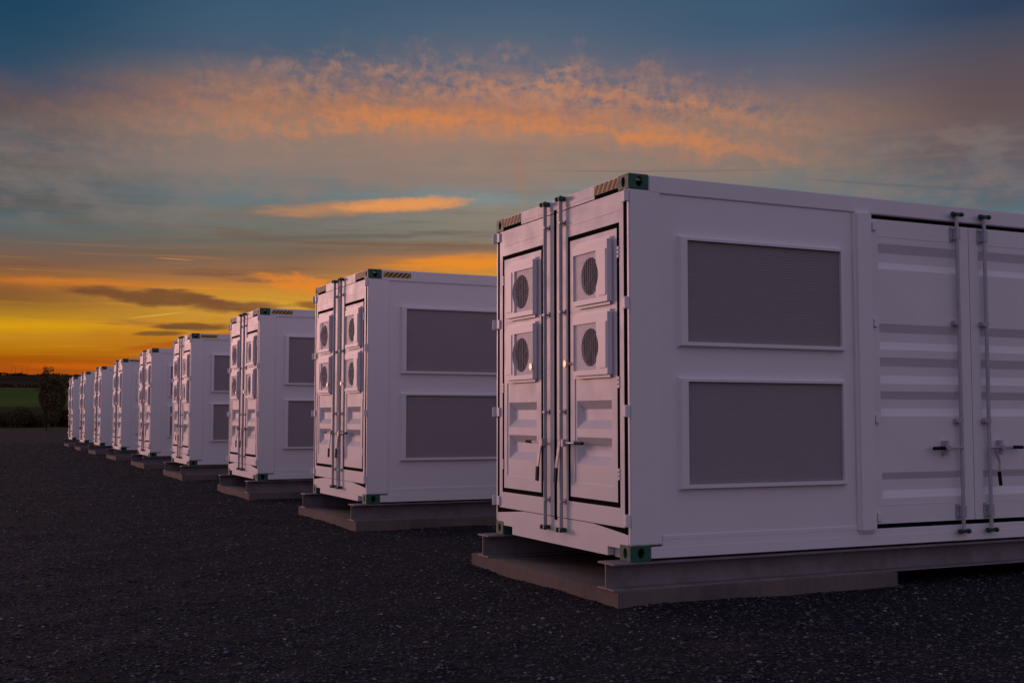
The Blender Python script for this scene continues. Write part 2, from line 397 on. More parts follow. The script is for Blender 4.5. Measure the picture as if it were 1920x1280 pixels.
def cut(me, cutters, name, smooth=True):
    """boolean difference, baked into a new mesh"""
    o = bpy.data.objects.new('tmp', me); C.objects.link(o); tmp = []
    for cm in cutters:
        c = bpy.data.objects.new('tmp_cut', cm); C.objects.link(c); tmp.append(c)
        md = o.modifiers.new('b', 'BOOLEAN'); md.operation = 'DIFFERENCE'; md.object = c; md.solver = 'EXACT'
    dg = bpy.context.evaluated_depsgraph_get(); dg.update()
    r = bpy.data.meshes.new_from_object(o.evaluated_get(dg)); r.name = name
    for c in tmp: bpy.data.objects.remove(c)
    bpy.data.objects.remove(o)
    for cm in cutters: bpy.data.meshes.remove(cm)
    if smooth: r.shade_smooth(); r.set_sharp_from_angle(angle=R(35))
    else: r.shade_flat()
    return r


def recessed_plate(mb, x0, x1, z0, z1, recs, y, depth, slope, plane='end'):
    """plate in an end (x,z) or side (y,z) plane with trapezoid recesses; recs = (a0, a1, ztop, z1, z2, zbot)"""
    def P(a, z, d):
        return (-a, y+d, z) if plane == 'end' else (-(y+d), a, z)
    def quad(a, b, c, d): mb.add([P(*a), P(*b), P(*c), P(*d)], [(0, 1, 2, 3)])
    top = z1
    for a0, a1, t, m1, m2, b in sorted(recs, key=lambda r: -r[2]):
        quad((x0, top, 0), (x1, top, 0), (x1, t, 0), (x0, t, 0))
        quad((x0, t, 0), (a0, t, 0), (a0, b, 0), (x0, b, 0)); quad((a1, t, 0), (x1, t, 0), (x1, b, 0), (a1, b, 0))
        i0, i1 = a0+slope, a1-slope
        quad((a0, t, 0), (a1, t, 0), (i1, m1, depth), (i0, m1, depth))
        quad((i0, m1, depth), (i1, m1, depth), (i1, m2, depth), (i0, m2, depth))
        quad((i0, m2, depth), (i1, m2, depth), (a1, b, 0), (a0, b, 0))
        quad((a0, t, 0), (i0, m1, depth), (i0, m2, depth), (a0, b, 0)); quad((a1, t, 0), (i1, m1, depth), (i1, m2, depth), (a1, b, 0))
        top = b
    quad((x0, top, 0), (x1, top, 0), (x1, z0, 0), (x0, z0, 0))


# ------------------------------------------------------------------ one battery container
W, H, L = 2.438, 2.93, 12.192


def casting_mesh(name, sx, sy, sz):
    """hollow corner casting; sx, sy, sz = +1/-1: side of the box that points outwards"""
    w, d, h, t = .162, .178, .118, .022
    b = MB().box(0, w, 0, d, 0, h).mesh(name, 'green_paint', .004)
    x_in = (t, w-t); cut_in = MB().box(t, w-t, t, d-t, t, h-t).mesh('c', 'green_paint')
    def oval(ax, a, bb, c):   # cutter: oval prism along an axis through the outer wall
        vs = []; n = 20
        for e in (-.05, .05):
            for k in range(n):
                p, q = a*math.cos(2*math.pi*k/n), bb*math.sin(2*math.pi*k/n)
                v = {'x': (c[0]+e, c[1]+p, c[2]+q), 'y': (c[0]+p, c[1]+e, c[2]+q), 'z': (c[0]+p, c[1]+q, c[2]+e)}[ax]
                vs.append((-v[0], v[1], v[2]))
        fs = [(k, (k+1) % n, (k+1) % n+n, k+n) for k in range(n)]+[tuple(range(n)), tuple(range(n, 2*n))]
        return MB().add(vs, fs).mesh('c', 'green_paint')
    X0 = 0 if sx < 0 else w; Y0 = 0 if sy < 0 else d; Z0 = 0 if sz < 0 else h
    return cut(b, [cut_in, oval('x', .030, .040, (X0, d*.52, h/2)), oval('y', .028, .040, (w*.5, Y0, h/2)), oval('z', .03, .045, (w/2, d/2, Z0))], name, False)


def louvre_meshes():
    y0, y1, z0, z1, bw, pr = .425, 2.06, 0, .872, .066, .032
    f = MB()
    o = [(y0, z0), (y1, z0), (y1, z1), (y0, z1)]; i = [(y0+bw+.012, z0+bw-.02), (y1-bw+.018, z0+bw-.02), (y1-bw+.018, z1-bw+.028), (y0+bw+.012, z1-bw+.028)]
    sl = .018
    rings = [[(0.028, a, b) for a, b in o], [(-pr, a+(sl if k in (0, 3) else -sl), b+(sl if k < 2 else -sl)) for k, (a, b) in enumerate(o)],
             [(-pr, a, b) for a, b in i], [(.012, a, b) for a, b in i]]
    vs = [(-p[0], p[1], p[2]) for r in rings for p in r]
    fs = [(4*r+k, 4*r+(k+1) % 4, 4*r+4+(k+1) % 4, 4*r+4+k) for r in range(3) for k in range(4)]
    f.add(vs, fs)
    s = MB(); n = 60; a, b = i[0][1]-.004, i[2][1]+.004; ya, yb = i[0][0]-.004, i[1][0]+.004
    for k in range(n):
        t = a+(b-a)*k/n; p = (b-a)/n
        s.add([(.008, ya, t), (.008, yb, t), (.0045, yb, t+p*.85), (.0045, ya, t+p*.85)], [(0, 1, 2, 3)])
        s.add([(.0045, ya, t+p*.85), (.0045, yb, t+p*.85), (.008, yb, t+p), (.008, ya, t+p)], [(0, 1, 2, 3)])
    return f.mesh('louvre_frame', 'white_paint', smooth=20), s.mesh('louvre_slats', 'louvre_metal', smooth=10)


def stripes(length, h, n, mats, lean=.6):
    """diagonal warning stripes, a thin sheet in the local (x, z) plane"""
    b = MB(); st = length/n; s_ = h*lean
    b.add([(0, .001, 0), (length, .001, 0), (length, .001, h), (0, .001, h)], [(0, 1, 2, 3)], 0)
    for k in range(n+1):
        p = [(k*st-s_*.2, 0), (k*st+st*.5-s_*.2, 0), (k*st+st*.5+s_, h), (k*st+s_, h)]
        q = [(min(max(a, 0), length), z) for a, z in p]
        if abs(q[1][0]-q[0][0])+abs(q[2][0]-q[3][0]) > 1e-4:
            b.add([(a, -.001, z) for a, z in q], [(0, 1, 2, 3)], 1)
    return b.mesh('stripes', mats)


lf_me, ls_me = louvre_meshes()


def make_ac():
    x0, x1, y0, h = .235, .84, -.046, .535
    b = MB().box(x0, x1, y0, .004, 0, h).mesh('air_conditioner', 'plastic_white', .024, seg=4)
    gx0, gx1, gz0, gz1 = .436, .815, .062, .437
    c1 = MB().box(gx0, gx1, -.1, -.031, gz0, gz1).mesh('c', 'plastic_white')
    c2 = MB().tube((.555, -.1, .245), (.555, -.004, .245), .152, 40).mesh('c', 'plastic_white')
    body = cut(b, [c1, c2], 'air_conditioner')
    g = MB()
    for k in range(12):
        a = gx0+(gx1-gx0)*k/11; g.box(a-.0011, a+.0011, -.0435, -.042, gz0-.002, gz1+.002)
    for k in range(24):
        c = gz0+(gz1-gz0)*k/23; g.box(gx0-.002, gx1+.002, -.045, -.0435, c-.0011, c+.0011)
    grille = g.mesh('grille', 'wire')
    cov = MB().box(.272, .392, -.053, -.04, gz0+.01, gz1).mesh('control_cover', 'plastic_white', .004, seg=2)
    f = MB(); f.tube((.555, -.028, .245), (.555, -.006, .245), .04, 20)
    for k in range(5):
        a0 = 2*math.pi*k/5
        vs = []
        for r, da, dy in ((.035, 0, 0), (.148, .25, 0), (.148, .95, .014), (.035, .9, .014)):
            vs.append((-(.555+r*math.cos(a0+da)), -.024+dy, .245+r*math.sin(a0+da)))
        f.add(vs+[(v[0], v[1]+.003, v[2]) for v in vs], [(0, 1, 2, 3), (7, 6, 5, 4), (0, 4, 5, 1), (1, 5, 6, 2), (2, 6, 7, 3), (3, 7, 4, 0)])
    fan = f.mesh('fan', 'fan_plastic')
    # dark back of the fan opening
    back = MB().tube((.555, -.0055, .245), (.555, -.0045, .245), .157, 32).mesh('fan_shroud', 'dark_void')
    return body, grille, cov, fan, back


def make_container():
    root = link('battery_container', None, None, (0, 0, GZ))
    def part(name, mb, m, parent=root, bevel=0, seg=2, **k):
        me = mb if isinstance(mb, bpy.types.Mesh) else mb.mesh(name, m, bevel, seg=seg)
        return link(name, me, parent, **k)
    # shell
    part('roof', MB().box(.03, W-.03, .03, L-.03, 2.885, 2.918), 'white_paint')
    part('floor', MB().box(.055, W-.055, .07, L-.07, .10, .15), 'dark_void')
    part('interior', MB().box(.115, W-.07, .12, L-.08, .152, 2.88), 'dark_void')
    part('side_wall', MB().box(.013, .05, .284, 2.166, .182, 2.79), 'white_paint')
    part('side_wall', MB().box(.013, .05, 9.55, L-.284, .182, 2.79), 'white_paint')
    part('side_wall', MB().box(W-.06, W-.03, .284, L-.284, .105, 2.79), 'white_paint')
    part('rear_wall', MB().box(.05, W-.05, L-.06, L-.02, .06, 2.90), 'white_paint')
    for xa, xb in ((0, .04), (W-.04, W)):
        for ya, yb in ((0, .282), (L-.282, L)):
            part('corner_post', MB().box(xa, xb, ya, yb, .118, 2.812), 'white_paint', bevel=.009)
    for xa, xb, xc in ((0, .05, .012), (W-.05, W, W-.062)):
        part('top_rail', MB().box(xa, xb, .178, L-.178, 2.792, 2.926), 'white_paint', bevel=.006)
        part('bottom_rail', MB().box(xa, xb, .178, L-.178, .017, .104).box(xa+.006 if xa == 0 else xa, xb if xa == 0 else xb-.006, .282, L-.282, .104, .152), 'white_paint', bevel=.004)
    part('door_header', MB().box(.162, W-.162, .0, .06, 2.844, 2.926).box(.54, 1.90, .002, .05, 2.817, 2.844), 'door_paint')
    part('door_sill', MB().box(.352, 2.086, .002, .06, .017, .086).box(.162, W-.162, .002, .06, .086, .1185).box(.0405, W-.0405, .002, .06, .1185, .192).box(.585, 1.853, .003, .05, .192, .240), 'door_paint')
    part('wall_ledge', MB().box(.006, .05, .284, 2.166, .1525, .182), 'white_paint')
    part('wall_ledge', MB().box(.006, .05, 9.55, L-.284, .1525, .182), 'white_paint')
    for s_ in (0, 1):   # wedge-shaped filler plates above the sill
        xs = (.585, 1.853)[s_], (.042, W-.042)[s_]
        v = [(-xs[0], .003, .240), (-xs[0], .003, .192), (-xs[1], .003, .192), (-xs[1], .003, .196)]
        v += [(a, .05, c) for a, b, c in v]
        part('sill_plate', MB().add(v, [(0, 1, 2, 3), (7, 6, 5, 4), (0, 4, 5, 1), (1, 5, 6, 2), (2, 6, 7, 3), (3, 7, 4, 0)]), 'door_paint')
    for xa, xb in ((.25, .348), (2.09, 2.188)):
        part('fork_pocket', MB().box(xa, xb, .062, .26, .004, .084), 'white_paint', bevel=.003)
    for sx, px in ((-1, 0), (1, W-.162)):
        for sy, py in ((-1, 0), (1, L-.178)):
            for sz, pz in ((-1, 0), (1, H-.118)):
                part('corner_casting', CAST[(sx, sy, sz)], None, loc=(-px, py-.002 if sy < 0 else py, pz))
    part('warning_stripe', END_STRIPE, None, loc=(-.539, -.003, 2.847))
    part('warning_stripe', END_STRIPE, None, loc=(-2.271, -.003, 2.847))
    # end doors
    for side in (0, 1):
        mx = (lambda a, b: (a, b)) if side == 0 else (lambda a, b: (2.446-b, 2.446-a))
        d = MB(); z0, z1 = .246, 2.808; a, b, c, e = .148, .993, .39, 2.573
        for q in (((.086, a), (z0, z1)), ((b, 1.196), (z0, z1)), ((a, b), (z0, c)), ((a, b), (e, z1))):
            d.box(*mx(*q[0]), .0, .045, *q[1])
        door = part('door', d, 'door_paint', root)
        s = MB(); t = .040
        for q in (((a, a+t), (c, e)), ((b-t, b), (c, e)), ((a+t, b-t), (c, c+t)), ((a+t, b-t), (e-t, e))):
            s.box(*mx(*q[0]), .0015, .04, *q[1])
        part('panel_seal', s, 'black_rubber', door)
        s = MB().box(*mx(.042, .085), .002, .05, .198, 2.843).box(*mx(1.1965, 1.2225), .0015, .05, .218, 2.84).box(*mx(.084, 1.198), .008, .05, 2.8085, 2.843).box(*mx(.084, 1.198), .008, .05, .1925, .2455)
        part('door_seal', s, 'black_rubber', door)
        # folded groove lines on the door skin
        for q in ((.165, 1.0, 2.662, 2.667), (.165, 1.18, .258, .262)):
            part('door_fold', MB().box(*mx(q[0], q[1]), -.0025, .001, q[2], q[3]), 'door_paint', door)
        # access panel with pressed recesses
        p = MB(); i0, i1, j0, j1 = mx(a+t, b-t)[0], mx(a+t, b-t)[1], c+t, e-t
        rx = mx(.25, .88)
        p.box(i0, rx[0], .0, .03, j0, j1).box(rx[1], i1, .0, .03, j0, j1).box(rx[0], rx[1], .0, .03, j0, .545).box(rx[0], rx[1], .0, .03, 1.385, j1)
        cx = mx(.285, .852)
        recessed_plate(p, rx[0], rx[1], .545, 1.385, [(cx[0], cx[1], 1.209, 1.140, 1.054, .985), (cx[0], cx[1], .915, .850, .766, .697)], .007, .042, .036)
        ap = part('access_panel', p, 'door_paint', door)
        for zz in (2.30, 1.30, .60):
            xx = mx(.150, .180); hg = MB().box(xx[0]+.010, xx[1]-.010, -.003, .006, zz, zz+.088)
            for k in range(3): hg.box(xx[0], xx[1], -.008, .005, zz+k*.032, zz+k*.032+.022)
            part('panel_hinge', hg, 'plastic_white', door, bevel=.002)
        for zz in (2.758, 1.941, 1.124, .305):
            hb = MB().box(*((-.004, .094) if side == 0 else (2.344, 2.452)), -.016, -.001, zz-.042, zz+.042)
            hb.tube(((.012 if side == 0 else 2.440), -.020, zz-.046), ((.012 if side == 0 else 2.440), -.020, zz+.046), .018, 12)
            part('hinge', hb, 'plastic_white', door, bevel=.003)
        # air conditioners
        for zz in (1.951, 1.385):
            ox = 0
            loc = (0, 0, zz); k = {}
            if side == 1:
                loc = (-2.385, 0, zz); k = dict(flip=True)
            acs = AC_R if side == 0 else AC_L
            u = part('air_conditioner', acs[0], None, root, loc=loc)
            for nm, me in zip(('grille', 'control_cover', 'fan', 'fan_shroud'), acs[1:]): part(nm, me, None, u)
        # locking bar
        bx = 1.060 if side == 0 else 1.352
        lb = MB().tube((bx, -.033, .14), (bx, -.033, 2.905), .0165, 14)
        bar = part('locking_bar', lb, 'steel')
        for zz in (2.70, 1.95, 1.12, .38):
            part('bracket', MB().box(bx-.026, bx+.026, -.052, -.003, zz-.009, zz+.009).box(bx-.036, bx+.036, -.006, .0, zz-.022, zz+.022), 'steel', bar, bevel=.003)
        for zz in (2.905, .148):
            cm = MB().box(bx-.030, bx+.030, -.058, -.0, zz-.018, zz+.018).tube((bx-.045, -.05, zz), (bx-.020, -.05, zz), .021, 10).tube((bx+.020, -.05, zz), (bx+.045, -.05, zz), .021, 10)
            part('cam_keeper', cm, 'cam_metal', bar, bevel=.004)
        if side == 0:
            hp, hq, gq = (.945, -.062, .867), (.762, -.064, .867), (.628, -.064, .868)
            lv = [(1.026, -.066, .880), (1.040, -.070, .775), (1.070, -.074, .660), (1.081, -.076, .537)]
        else:
            hp, hq, gq = (1.327, -.062, .865), (1.546, -.064, .865), (1.657, -.064, .866)
            lv = [(1.372, -.066, .880), (1.392, -.070, .765), (1.415, -.074, .658), (1.423, -.076, .535)]
        h = MB().tube((bx, -.045, .866), (hp[0], hp[1], hp[2]), .010, 10).tube(hp, hq, .009, 10).box(min(hp[0], bx)-.012, min(hp[0], bx)+.02, -.085, -.03, .835, .897)
        part('handle', h, 'steel', bar)
        part('handle_grip', MB().tube(hq, gq, .014, 12, r1=.0125), 'grip', bar, bevel=.002)
        l_ = MB().bar(lv[0], lv[1], .046, .010).bar(lv[1], lv[2], .040, .010)
        part('lever', l_, 'steel', bar, bevel=.002)
        part('lever_grip', MB().bar(lv[2], lv[3], .046, .018), 'grip', bar, bevel=.004)
        # round knob
        kx = .945 if side == 0 else 1.585
        kb = MB().tube((kx, .0, 1.516), (kx, -.048, 1.516), .010, 12).tube((kx, -.046, 1.516), (kx, -.060, 1.516), .030, 28)
        part('knob', kb, 'knob_metal', root, bevel=.003)
    # side louvres
    for zz in (1.610, .516):
        f = part('side_louvre', lf_me, None, root, loc=(0, 0, zz)); part('louvre_slats', ls_me, None, f)
    # posts between the side doors
    for k, yy in enumerate((2.168, 4.577, 6.967, 9.357)):
        part('side_post', MB().box(-.036, .07, yy, yy+.192, .128, 2.806), 'white_paint', bevel=.022, seg=4)
    recs = [(2.546, 2.470, 2.390, 2.330), (1.866, 1.793, 1.714, 1.648), (1.582, 1.507, 1.430, 1.360), (1.297, 1.229, 1.152, 1.086), (.616, .556, .466, .401)]
    for k in range(3):
        o = k*2.39
        for leaf in (0, 1):
            ya, yb = (2.366+o, 3.476+o) if leaf == 0 else (3.484+o, 4.575+o)
            ra, rb = (2.440+o, 3.370+o) if leaf == 0 else (3.590+o, 4.505+o)
            d = MB(); recessed_plate(d, ya, yb, .192, 2.752, [(ra, rb, *r) for r in recs], .004, .032, 0.0, 'side')
            d.box(.0045, .08, ya, ya+.001, .192, 2.752)
            d.add([(-.004, ya, .192), (-.004, yb, .192), (-.07, yb, .192), (-.07, ya, .192)], [(0, 1, 2, 3)])
            d.add([(-.004, ya, 2.752), (-.004, yb, 2.752), (-.07, yb, 2.752), (-.07, ya, 2.752)], [(0, 1, 2, 3)])
            d.add([(-.004, yb, .192), (-.004, yb, 2.752), (-.07, yb, 2.752), (-.07, yb, .192)], [(0, 1, 2, 3)])
            door = part('side_door', d, 'door_paint')
            for zz in (2.605, .346): part('door_fold', MB().box(.0015, .0045, ra-.01, rb+.012, zz, zz+.0035), 'door_paint', door)
            hy = ya+.012 if leaf == 0 else yb-.05
            for zz in (2.688, 1.871, 1.063, .250):
                hb = MB().box(-.014, .002, hy, hy+.04, zz-.036, zz+.036).tube((-.012, hy+(.0 if leaf == 0 else .04), zz-.034), (-.012, hy+(.0 if leaf == 0 else .04), zz+.034), .012, 10)
                part('hinge', hb, 'plastic_white', door, bevel=.003)
            by = 3.307+o if leaf == 0 else 3.633+o
            bar = part('locking_bar', MB().tube((-.033, by, .085), (-.033, by, 2.855), .0165, 14), 'steel')
            for za, zb in ((2.612, 2.745), (.204, .333)):
                br = MB().box(-.008, .002, by-.055, by-.022, za, zb).box(-.052, .002, by-.022, by+.024, (za+zb)/2-.05, (za+zb)/2+.05)
                for zz in (za+.022, zb-.022): br.tube((-.006, by-.04, zz), (-.02, by-.04, zz), .009, 8)
                part('bracket', br, 'steel', bar, bevel=.003)
            for zz in (1.895, 1.047): part('bracket', MB().box(-.045, .002, by-.055, by+.02, zz-.02, zz+.02).tube((-.03, by-.045, zz), (-.05, by-.045, zz), .02, 10), 'steel', bar, bevel=.003)
            for zz in (2.850, .100):
                cm = MB().box(-.058, -.0, by-.026, by+.026, zz-.014, zz+.014).tube((-.045, by-.066, zz), (-.045, by-.03, zz), .021, 10).tube((-.045, by+.03, zz), (-.045, by+.062, zz), .021, 10)
                part('cam_keeper', cm, 'cam_metal', bar, bevel=.004)
            sg = -1 if leaf == 0 else 1
            hy_, g0, g1 = by+sg*.180, by+sg*.215, by+sg*.345
            if leaf == 1: hy_, g0, g1 = by+.135, by+.262, by+.380
            h = MB().tube((-.045, by, .815), (-.055, g0, .815), .010, 10)
            h.box(-.05, .0, hy_-.018, hy_+.018, .755, .877).tube((-.045, hy_, .815), (-.068, hy_, .815), .026, 14)
            part('handle', h, 'steel', bar, bevel=.004)
            part('handle_grip', MB().tube((-.055, g0, .815), (-.055, g1, .813), .0155, 12), 'grip', bar, bevel=.002)
            if leaf == 1:
                l_ = MB().tube((-.05, by+.055, .80), (-.060, by+.090, .69), .012, 8).tube((-.060, by+.090, .69), (-.062, by+.078, .60), .009, 8)
                part('lever', l_, 'steel', bar)
                part('lever_grip', MB().tube((-.062, by+.078, .605), (-.064, by+.092, .482), .016, 10), 'grip', bar, bevel=.003)
    return root


CAST = {(sx, sy, sz): casting_mesh('corner_casting', sx, sy, sz) for sx in (-1, 1) for sy in (-1, 1) for sz in (-1, 1)}
END_STRIPE = stripes(.366, .073, 5, ['stripe_orange', 'stripe_brown'])
SIDE_STRIPE = stripes(.366, .064, 6, ['stripe_yellow', 'stripe_black'], .8)
AC_R = make_ac()


def mirrored(me):
    r = me.copy(); bm = bmesh.new(); bm.from_mesh(r)
    for v in bm.verts: v.co.x = -v.co.x
    bmesh.ops.reverse_faces(bm, faces=bm.faces); bm.to_mesh(r); bm.free(); return r


AC_L = [mirrored(m) for m in AC_R]


def copy_tree(o, parent=None):
    c = o.copy(); C.objects.link(c)
    if parent: c.parent = parent
    for ch in list(o.children): copy_tree(ch, c)
    return c


XS = [(0.008, -.003), (-6.360, .009), (-12.202, -.013), (-18.867, -.007), (-25.128, .022), (-31.447, .008), (-37.707, .002), (-43.382, -.037), (-49.943, .007)]
LAB = ['largest and nearest white battery container, at the right, showing its louvres and side doors',
       'second white battery container from the right, yellow and black stripe on its side rail',
       'third white battery container from the right, striped side rail, behind the second one',
       'fourth white battery container from the right, striped side rail, between the third and fifth',
       'fifth white battery container from the right, no side stripe, middle of the row',
       'sixth white battery container from the right, small stripe by its green top corner',
       'seventh white battery container from the right, third from the far left end',
       'eighth white battery container from the right, just before the farthest one',
       'farthest and smallest white battery container, leftmost of the row beside the dark tree']
ORD = ['nearest', 'second', 'third', 'fourth', 'fifth', 'sixth', 'seventh', 'eighth', 'farthest']
first = make_container()


def side_stripe(root, yoff=.20):
    o = link('warning_stripe', SIDE_STRIPE, root, (.003, yoff, 2.835), (0, 0, R(90)))
    return o


# supports
def beam_mesh():
    b = MB(); w, h, t = .232, .198, .012
    b.box(-w/2, w/2, 0, L+.30, h-t, h).box(-w/2, w/2, 0, L+.30, 0, t).box(-.006, .006, 0, L+.30, t, h-t)
    return b.mesh('steel_beam', 'beam_steel')


def pad_mesh(seed):
    rnd = random.Random(seed); bm = bmesh.new()
    bmesh.ops.create_cube(bm, size=1)
    w, d, h = 2.74, 2.67, .165
    for v in bm.verts: v.co = Vector((v.co.x*w, (v.co.y+.5)*d, (v.co.z+.5)*h-.05))
    bmesh.ops.bevel(bm, geom=list(bm.edges), offset=.006, segments=2, affect='EDGES')
    me = bpy.data.meshes.new('concrete_pad'); bm.to_mesh(me); bm.free(); me.materials.append(M['concrete']); return me


beam_me, pad_me = beam_mesh(), pad_mesh(3)
for i, (px, py) in enumerate(XS):
    r = first if i == 0 else copy_tree(first)
    r.location = (px, py, GZ)
    tag(r, LAB[i], 'container', 'white battery containers standing in a row')
stripes_on = (1, 2, 3, 5)
roots = [o for o in C.objects if o.name.startswith('battery_container')]
roots.sort(key=lambda o: -o.location.x)
for i in stripes_on: side_stripe(roots[i])
for i, (px, py) in enumerate(XS):
    for xo, nm in ((.083, 'right'), (2.357, 'left')):
        b = link('steel_beam', beam_me, None, (px-xo, py-.172, GZ-.198-.002))
        tag(b, 'grey steel I-beam under the %s edge of the %s container' % (nm, ORD[i]), 'beam', 'steel beams carrying the containers')
    p = link('concrete_pad', pad_me, None, (px-1.29, py-.155, 0))
    tag(p, 'concrete slab on the gravel under the door end of the %s container' % ORD[i], 'concrete slab', 'concrete slabs under the beams')
    p = link('concrete_pad', pad_me, None, (px-1.29, py+L-2.55, 0))
    tag(p, 'concrete slab on the gravel under the rear end of the %s container' % ORD[i], 'concrete slab', 'concrete slabs under the beams')

# ------------------------------------------------------------------ land


def sheet(name, x0, x1, y0, y1, z, m, nx=2, ny=2, edge=0):
    me = bpy.data.meshes.new(name); vs = []; fs = []; rnd = random.Random(5)
    for j in range(ny+1):
        for i in range(nx+1):
            x, y = x0+(x1-x0)*i/nx, y0+(y1-y0)*j/ny
            if edge and (i in (0, nx)): x += rnd.uniform(-edge, edge)
            vs.append((x, y, z))
    for j in range(ny):
        for i in range(nx):
            a = j*(nx+1)+i; fs.append((a, a+1, a+nx+2, a+nx+1))
    me.from_pydata(vs, [], fs); me.materials.append(M[m]); return tag(link(name, me), kind='structure')




def yard_height(x, y):
    """gentle dips and humps of the raked gravel, only round the containers"""
    near = 1/(1+np.exp((np.abs(x+22)-42)/3))/(1+np.exp((np.abs(y)-20)/3))
    return near*(.005*np.sin(1.9*x+.7*y+1.1)*np.sin(2.3*y-.6*x)+.005*np.sin(4.1*x+1.7*y)+.005*np.sin(3.3*y-2.6*x+.8)+.004*np.sin(9.1*x)*np.sin(8.3*y))


def gravel_yard():
    gx = np.concatenate([np.linspace(-140, -66, 9), np.linspace(-64, 24, 340), np.linspace(26, 70, 5)])
    gy = np.concatenate([np.linspace(-90, -26, 20), np.linspace(-24, 24, 190), np.linspace(26, 90, 20)])
    X_, Y_ = np.meshgrid(gx, gy); Z_ = yard_height(X_, Y_); rnd = np.random.default_rng(5)
    X_[:, 0] += rnd.uniform(-1.2, 1.2, len(gy)); nx = len(gx)
    vs = np.stack([X_, Y_, Z_], -1).reshape(-1, 3)
    fs = [(j*nx+i, j*nx+i+1, (j+1)*nx+i+1, (j+1)*nx+i) for j in range(len(gy)-1) for i in range(nx-1)]
    me = bpy.data.meshes.new('gravel_yard'); me.from_pydata(vs.tolist(), [], fs); me.materials.append(M['gravel']); me.shade_smooth()
    tag(link('gravel_yard', me), kind='structure')


gravel_yard()


def ring(name, rs, m, n=360, amp=0.0, seed=0):
    """ring of land round the yard; rs = list of (radius, height)"""
    rnd = random.Random(seed); ph = [(rnd.uniform(0, 6.3), rnd.randint(2, 23)) for _ in range(14)]
    def hills(a): return sum(math.sin(a*k+p)/(1+k*.15) for p, k in ph)/4
    vs, fs = [], []
    for j, (r, z, am) in enumerate(rs):
        for i in range(n):
            a = 2*math.pi*i/n
            vs.append((7.6+r*math.cos(a), -4.5+r*math.sin(a), z+am*hills(a)))
    for j in range(len(rs)-1):
        for i in range(n):
            k = (i+1) % n; fs.append((j*n+i, j*n+k, (j+1)*n+k, (j+1)*n+i))
    me = bpy.data.meshes.new(name); me.from_pydata(vs, [], fs); me.materials.append(M[m]); me.shade_smooth()
    return tag(link(name, me), kind='structure')


ring('ground', [(0.5, -.06, 0), (120, -.06, 0), (136, -.03, 0), (158, -.012, 0), (170, .02, 0)], 'verge')
ring('rough_meadow', [(170, .02, 0), (230, 1.4, .15), (400, 4.4, .6)], 'rough_grass')
ring('field', [(400, 4.4, .6), (600, 11.0, 1.0), (900, 21.5, 2.2)], 'green_field')
ring('hills', [(900, 21.5, 2.2), (1300, 39, 2), (2200, 72.5, 2.2), (4000, 60, 4)], 'wooded_hill')


def stones():
    rng = np.random.default_rng(3); N = 270000
    d = 1.5+(66-1.5)*rng.random(N)**1.75; a = R(118)+R(74)*rng.random(N)+R(5)*rng.normal(size=N)
    x = 7.58+d*np.cos(a); y = -4.52+d*np.sin(a); s = (.0045+.0075*rng.random(N)**2.0)*(1+.03*d)
    big = rng.random(N) > .985; s[big] *= 1.5
    base = np.array([(1, 0, 0), (-1, 0, 0), (0, 1, 0), (0, -1, 0), (0, 0, 1), (.6, .6, .55), (-.6, .6, .5), (-.6, -.6, .55), (.6, -.6, .5)], float)
    faces = np.array([(0, 2, 5), (2, 1, 6), (1, 3, 7), (3, 0, 8), (5, 2, 6), (6, 1, 7), (7, 3, 8), (8, 0, 5), (4, 5, 6), (4, 6, 7), (4, 7, 8), (4, 8, 5)])
    P = base[None]*(1+rng.uniform(-.28, .28, (N, 9, 3)))
    P[:, :, 0] *= rng.uniform(.8, 1.5, (N, 1)); P[:, :, 2] *= rng.uniform(.4, .85, (N, 1))
    P[:, :, 2] += P[:, :, 0]*rng.uniform(-.3, .3, (N, 1))
    th = rng.random(N)*6.283; c, s_ = np.cos(th)[:, None], np.sin(th)[:, None]
    Q = np.empty_like(P); Q[:, :, 0] = P[:, :, 0]*c-P[:, :, 1]*s_; Q[:, :, 1] = P[:, :, 0]*s_+P[:, :, 1]*c; Q[:, :, 2] = P[:, :, 2]
    Q *= s[:, None, None]; Q[:, :, 0] += x[:, None]; Q[:, :, 1] += y[:, None]; Q[:, :, 2] += yard_height(x, y)[:, None]
    F = (faces[None]+9*np.arange(N)[:, None, None]).reshape(-1)
    me = bpy.data.meshes.new('loose_stones'); me.vertices.add(N*9); me.vertices.foreach_set('co', Q.reshape(-1))
    nf = N*12; me.loops.add(nf*3); me.loops.foreach_set('vertex_index', F.astype(np.int32))
    me.polygons.add(nf); me.polygons.foreach_set('loop_start', np.arange(0, nf*3, 3, dtype=np.int32))
    me.update(); me.validate(); me.materials.append(M['stone'])
    me.shade_flat(); tag(link('loose_stones', me), 'dark crushed stone scattered over the gravel yard', 'gravel', kind='stuff')


stones()


